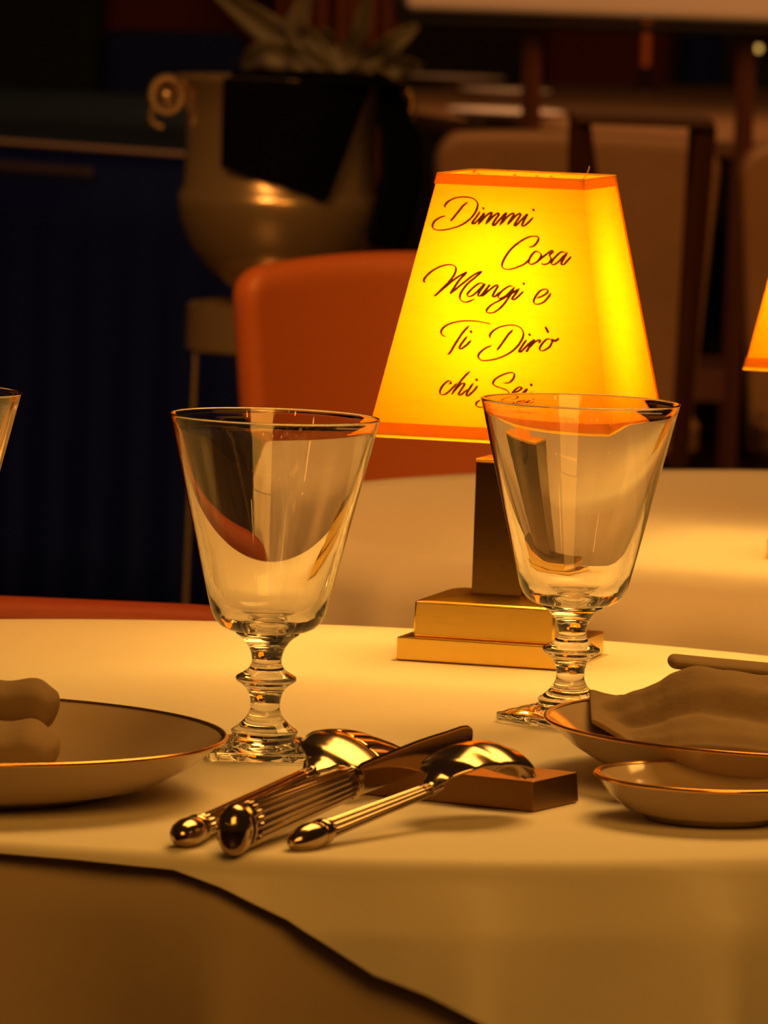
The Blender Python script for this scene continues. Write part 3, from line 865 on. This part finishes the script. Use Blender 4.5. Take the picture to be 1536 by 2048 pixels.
grid(bm, band, 4, 1); o = obj('skirt_band', bm, pbr('faded_band', (.10, .065, .05), .8), side_t, smooth=False); solid(o, .004)

def sofa(name, x0p, x1p, ytop, D, mat, label, cat='sofa', zbot=.0, dep=.5, r=.06):
    A = at_d(x0p, ytop, D); B = at_d(x1p, ytop, D)
    root = empty(name, ((A.x + B.x) / 2, D, 0), 0, label, cat)
    w = (B.x - A.x); h = (A.z + B.z) / 2
    bm = bmesh.new(); box(bm, (0, .07, h / 2 + .03), (w, .14, h - .06)); o = obj('backrest', bm, mat, root, smooth=True, angle=40); bevel(o, r * .6, 5)
    bm = bmesh.new(); box(bm, (0, -.22, .29), (w * .98, .44, .26)); o = obj('seat', bm, mat, root, smooth=True, angle=40); bevel(o, .03, 3)
    for sx in (-1, 1):
        bm = bmesh.new(); box(bm, (sx * w * .45, 0, .08), (.04, .3, .16)); obj('leg', bm, M['black'], root, smooth=False)
    return root
sofa('sofa', 205, 490, 62, 15.0, M['navy'], 'navy sofa behind the draped side table')
sofa('armchair', -60, 200, -60, 13.95, M['green_black'], 'nearly black green armchair in the top left corner', 'chair')
sofa('banquette', 215, 560, -80, 16.4, M['maroon'], 'maroon velvet banquette back beyond the navy sofa', 'bench')
sofa('sofa', 1365, 1450, 58, 16.2, M['navy'], 'small navy sofa seen between wooden posts at top right')
sofa('banquette', 1095, 1350, -60, 17.2, M['maroon'], 'maroon banquette in shadow beyond the brown table', 'bench')

# curtain with folds, top centre
A = at_d(560, 0, 15.4); B = at_d(800, 0, 15.4)
def curt(u, v):
    x = A.x + (B.x - A.x) * u
    return (x, 15.4 + .05 * math.sin(u * 19 + .4) + .03 * math.sin(u * 47), 2.6 - 2.58 * v)
bm = bmesh.new(); grid(bm, curt, 80, 6); o = obj('curtain', bm, M['rust'], angle=0); solid(o, .01)
tag(o, 'rust coloured curtain hanging in folds behind the plant', 'curtain')

# plant with broad drooping leaves behind the cooler
pl = at_d(670, 165, 8.6); ps = 8.6 / F
plant = empty('potted_plant', (pl.x, 8.6, 0), 0, 'plant with broad grey-green leaves spreading behind the wine cooler', 'plant')
bm = bmesh.new(); lathe(bm, [(0, 0), (.09, 0), (.12, .40), (.125, .42), (.11, .42), (.10, .38), (0, .38)], 36); obj('pot', bm, M['black'], plant)
zc = pl.z - .06
bm = bmesh.new(); tube(bm, [(0, 0, .38), (.01, 0, zc * .8), (0, 0, zc)], .012, 8); obj('stem', bm, M['leaf'], plant)
leaves = [([(0, 165), (-60, 120), (-130, 70), (-245, -10)], 34), ([(0, 165), (-70, 125), (-140, 112), (-190, 140)], 30), ([(0, 165), (-40, 105), (-80, 60), (-60, -10)], 26),
          ([(0, 165), (60, 130), (110, 85), (160, 45)], 22), ([(0, 165), (20, 110), (45, 60), (62, -20)], 18), ([(0, 165), (60, 150), (120, 130), (170, 128)], 24),
          ([(0, 170), (-60, 150), (-90, 140), (-130, 150)], 26), ([(0, 168), (-20, 120), (-30, 90), (-15, 60)], 26)]
for pts, w in leaves:
    cs = spline([((a) * ps, (random.random() - .5) * .04, pl.z - (b - 165) * ps) for a, b in pts], 6); n = len(cs)
    def lf(u, v):
        i = min(int(v * (n - 1)), n - 2); c = cs[i].lerp(cs[i + 1], v * (n - 1) - i)
        t = (cs[i + 1] - cs[i]).normalized(); s = t.cross(Vector((0, 1, 0))).normalized()
        ww = 1.35 * w * ps * (math.sin(PI * min(.97, .12 + .86 * v)) ** .6)
        return c + s * ((u - .5) * 2 * ww * .8) + Vector((0, -.02 * abs(u - .5), 0))
    bm = bmesh.new(); grid(bm, lf, 4, 24); o = obj('leaf', bm, M['leaf'], plant, angle=0); solid(o, .002)

# ---------------------------------------------------------------- far right: brown table with dishes, seats
bt = empty('brown_table', (1.0, 13.6, 0), 0, 'large brown wooden table at the far right holding dishes', 'table')
bm = bmesh.new(); lathe(bm, [(0, .71), (1.02, .71), (1.05, .72), (1.05, .745), (1.04, .75), (0, .75)], 96)
o = obj('tabletop', bm, M['mid_wood'], bt); o.scale = (1, 2.2, 1)
bm = bmesh.new(); lathe(bm, [(0, 0), (.4, 0), (.4, .03), (.08, .08), (.06, .71), (0, .71)], 32); obj('pedestal', bm, M['dark_wood'], bt)
def charger(xp, yp, r, label, mat):
    p = at_z(xp, yp, .02)
    bm = bmesh.new(); lathe(bm, [(0, 0), (r * .6, 0), (r, .018), (r * .98, .022), (r * .6, .006), (0, .006)], 48)
    o = obj('serving_plate', bm, mat); o.location = (p.x, p.y, TZ + .001); tag(o, label, 'plate', 'plates on the brown table')
charger(905, 153, .125, 'pale plate farthest back on the brown table', M['white_china'])
charger(1010, 180, .10, 'plate with a pinkish gleam on the brown table beside the wooden post', M['white_china'])
charger(1010, 222, .11, 'dim plate on the near edge of the brown table', M['white_china'])
CDD = 15.2
pb, pt = at_d(1291, 134, CDD), at_d(1291, 40, CDD)
cd = empty('candle', (pb.x, CDD, TZ + .001), 0, 'slender orange candle standing on the brown table', 'candle')
hb, hc = pb.z - TZ, pt.z - TZ
bm = bmesh.new(); lathe(bm, [(0, 0), (.022, 0), (.022, .006), (.008, .012), (.014, hb), (0, hb)], 20); obj('holder', bm, M['black'], cd)
bm = bmesh.new(); lathe(bm, [(0, hb), (.011, hb), (.011, hc), (.006, hc + .003), (0, hc + .003)], 20); obj('wax', bm, M['wax'], cd)
bm = bmesh.new(); lathe(bm, [(0, hc), (.001, hc), (.001, hc + .012), (0, hc + .012)], 6); obj('wick', bm, M['black'], cd)
p = at_d(1517, 97, 16.3)
fl = empty('small_lamp', (p.x, 16.3, 0), 0, 'tiny yellow lamp glowing at the top right edge', 'lamp')
bm = bmesh.new(); bmesh.ops.create_uvsphere(bm, u_segments=16, v_segments=10, radius=.008, matrix=Matrix.Translation((0, 0, p.z))); obj('bulb', bm, M['tiny_bulb'], fl)
bm = bmesh.new(); lathe(bm, [(0, 0), (.035, 0), (.035, .015), (.01, .02), (.01, p.z - .008), (0, p.z - .008)], 16); obj('pole', bm, M['black'], fl)

# bench with pale back and wooden posts
BD = 9.7; bs = BD / F
bch = empty('high_backed_bench', (0, 0, 0), 0, 'bench with a pale upholstered back in a black frame on brown posts', 'bench')
a = at_d(808, 22, BD); b = at_d(1700, 10, BD)
bm = bmesh.new(); box(bm, ((a.x + b.x) / 2, BD, a.z + .12), (b.x - a.x, .04, .24)); o = obj('back_cushion', bm, M['pale'], bch, smooth=True); bevel(o, .015, 4)
bm = bmesh.new()
c = at_d(795, 42, BD); e = at_d(1700, 30, BD)
tube(bm, [(c.x - .004, BD - .01, c.z + .30), (c.x - .006, BD - .01, c.z + .04), (c.x + .004, BD - .01, c.z + .006), (c.x + .03, BD - .01, c.z), (e.x, BD - .01, c.z + .004)], [(.018, .0065)] * 5, 10)
obj('frame_rail', bm, M['black'], bch)
for xp0, xp1, yb in ((1067, 1062, 250), (1497, 1490, 262)):
    t0 = at_d(xp0, 30, BD); t1 = at_d(xp1, yb, BD)
    dx = (t1.x - t0.x) / (t1.z - t0.z)
    bm = bmesh.new(); tube(bm, [(t0.x, BD + .035, t0.z + .25), (t0.x, BD + .035, t0.z), (t1.x, BD + .035, t1.z), (t1.x - .01, BD + .035, 0)], [(.0145, .0145)] * 4, 4, up=(0, 1, 0))
    obj('post', bm, M['dark_wood'], bch, smooth=False)
bm = bmesh.new(); t0 = at_d(1065, 60, BD)
box(bm, ((at_d(1067, 0, BD).x + at_d(1497, 0, BD).x) / 2, BD + .18, .43), (.34, .30, .05)); obj('seat', bm, M['dark_wood'], bch, smooth=False)

# tan chair behind the lamp
cb = at_d(1155, 252, 8.9)
chair('dining_chair', (cb.x, 8.9, 0), 0, M['tan'], 'tan leather dining chair with a broad back, behind the lamp shade',
      w_top=.198, w_bot=.17, h=.43, curve=.02, crown=.006, corner=.035, zb=.395, dish_=.03)
cb = at_d(1765, 262, 8.95)
chair('dining_chair', (cb.x, 8.95, 0), 0, M['tan'], 'tan leather dining chair cut off by the right edge', 
      w_top=.20, w_bot=.17, h=.43, curve=.02, crown=.006, corner=.035, zb=.39, dish_=.03)
# high stool in front of them
SD = 7.4; sl = at_d(1150, 238, SD); sr = at_d(1425, 238, SD)
st = empty('bar_stool', ((sl.x + sr.x) / 2, SD, 0), 0, 'dark wooden high stool with tapering legs, right of the lamp shade', 'stool')
zs = sl.z; hw = (sr.x - sl.x) / 2
for sx, x0p, y0p, x1p, y1p in ((-1, 1160, 240, 1192, 345), (1, 1412, 246, 1368, 780)):
    a = at_d(x0p, y0p, SD); b = at_d(x1p, y1p, SD)
    k_ = (b.x - a.x) / (b.z - a.z)
    bm = bmesh.new(); tube(bm, [(a.x - st.location.x, 0, zs - .004), (a.x - st.location.x + k_ * (-zs) * (1 if sx > 0 else .5), 0, 0)], [(.0125, .0125), (.009, .009)], 4)
    obj('leg', bm, M['dark_wood'], st, smooth=False)
for sx in (-1, 1):
    bm = bmesh.new(); tube(bm, [(sx * hw * .9, .2, zs - .004), (sx * hw * .7, .2, 0)], .010, 8); obj('leg', bm, M['dark_wood'], st)
bm = bmesh.new(); box(bm, (0, .1, zs), (hw * 2.05, .26, .010)); o = obj('seat', bm, M['dark_wood'], st, smooth=False); bevel(o, .003)
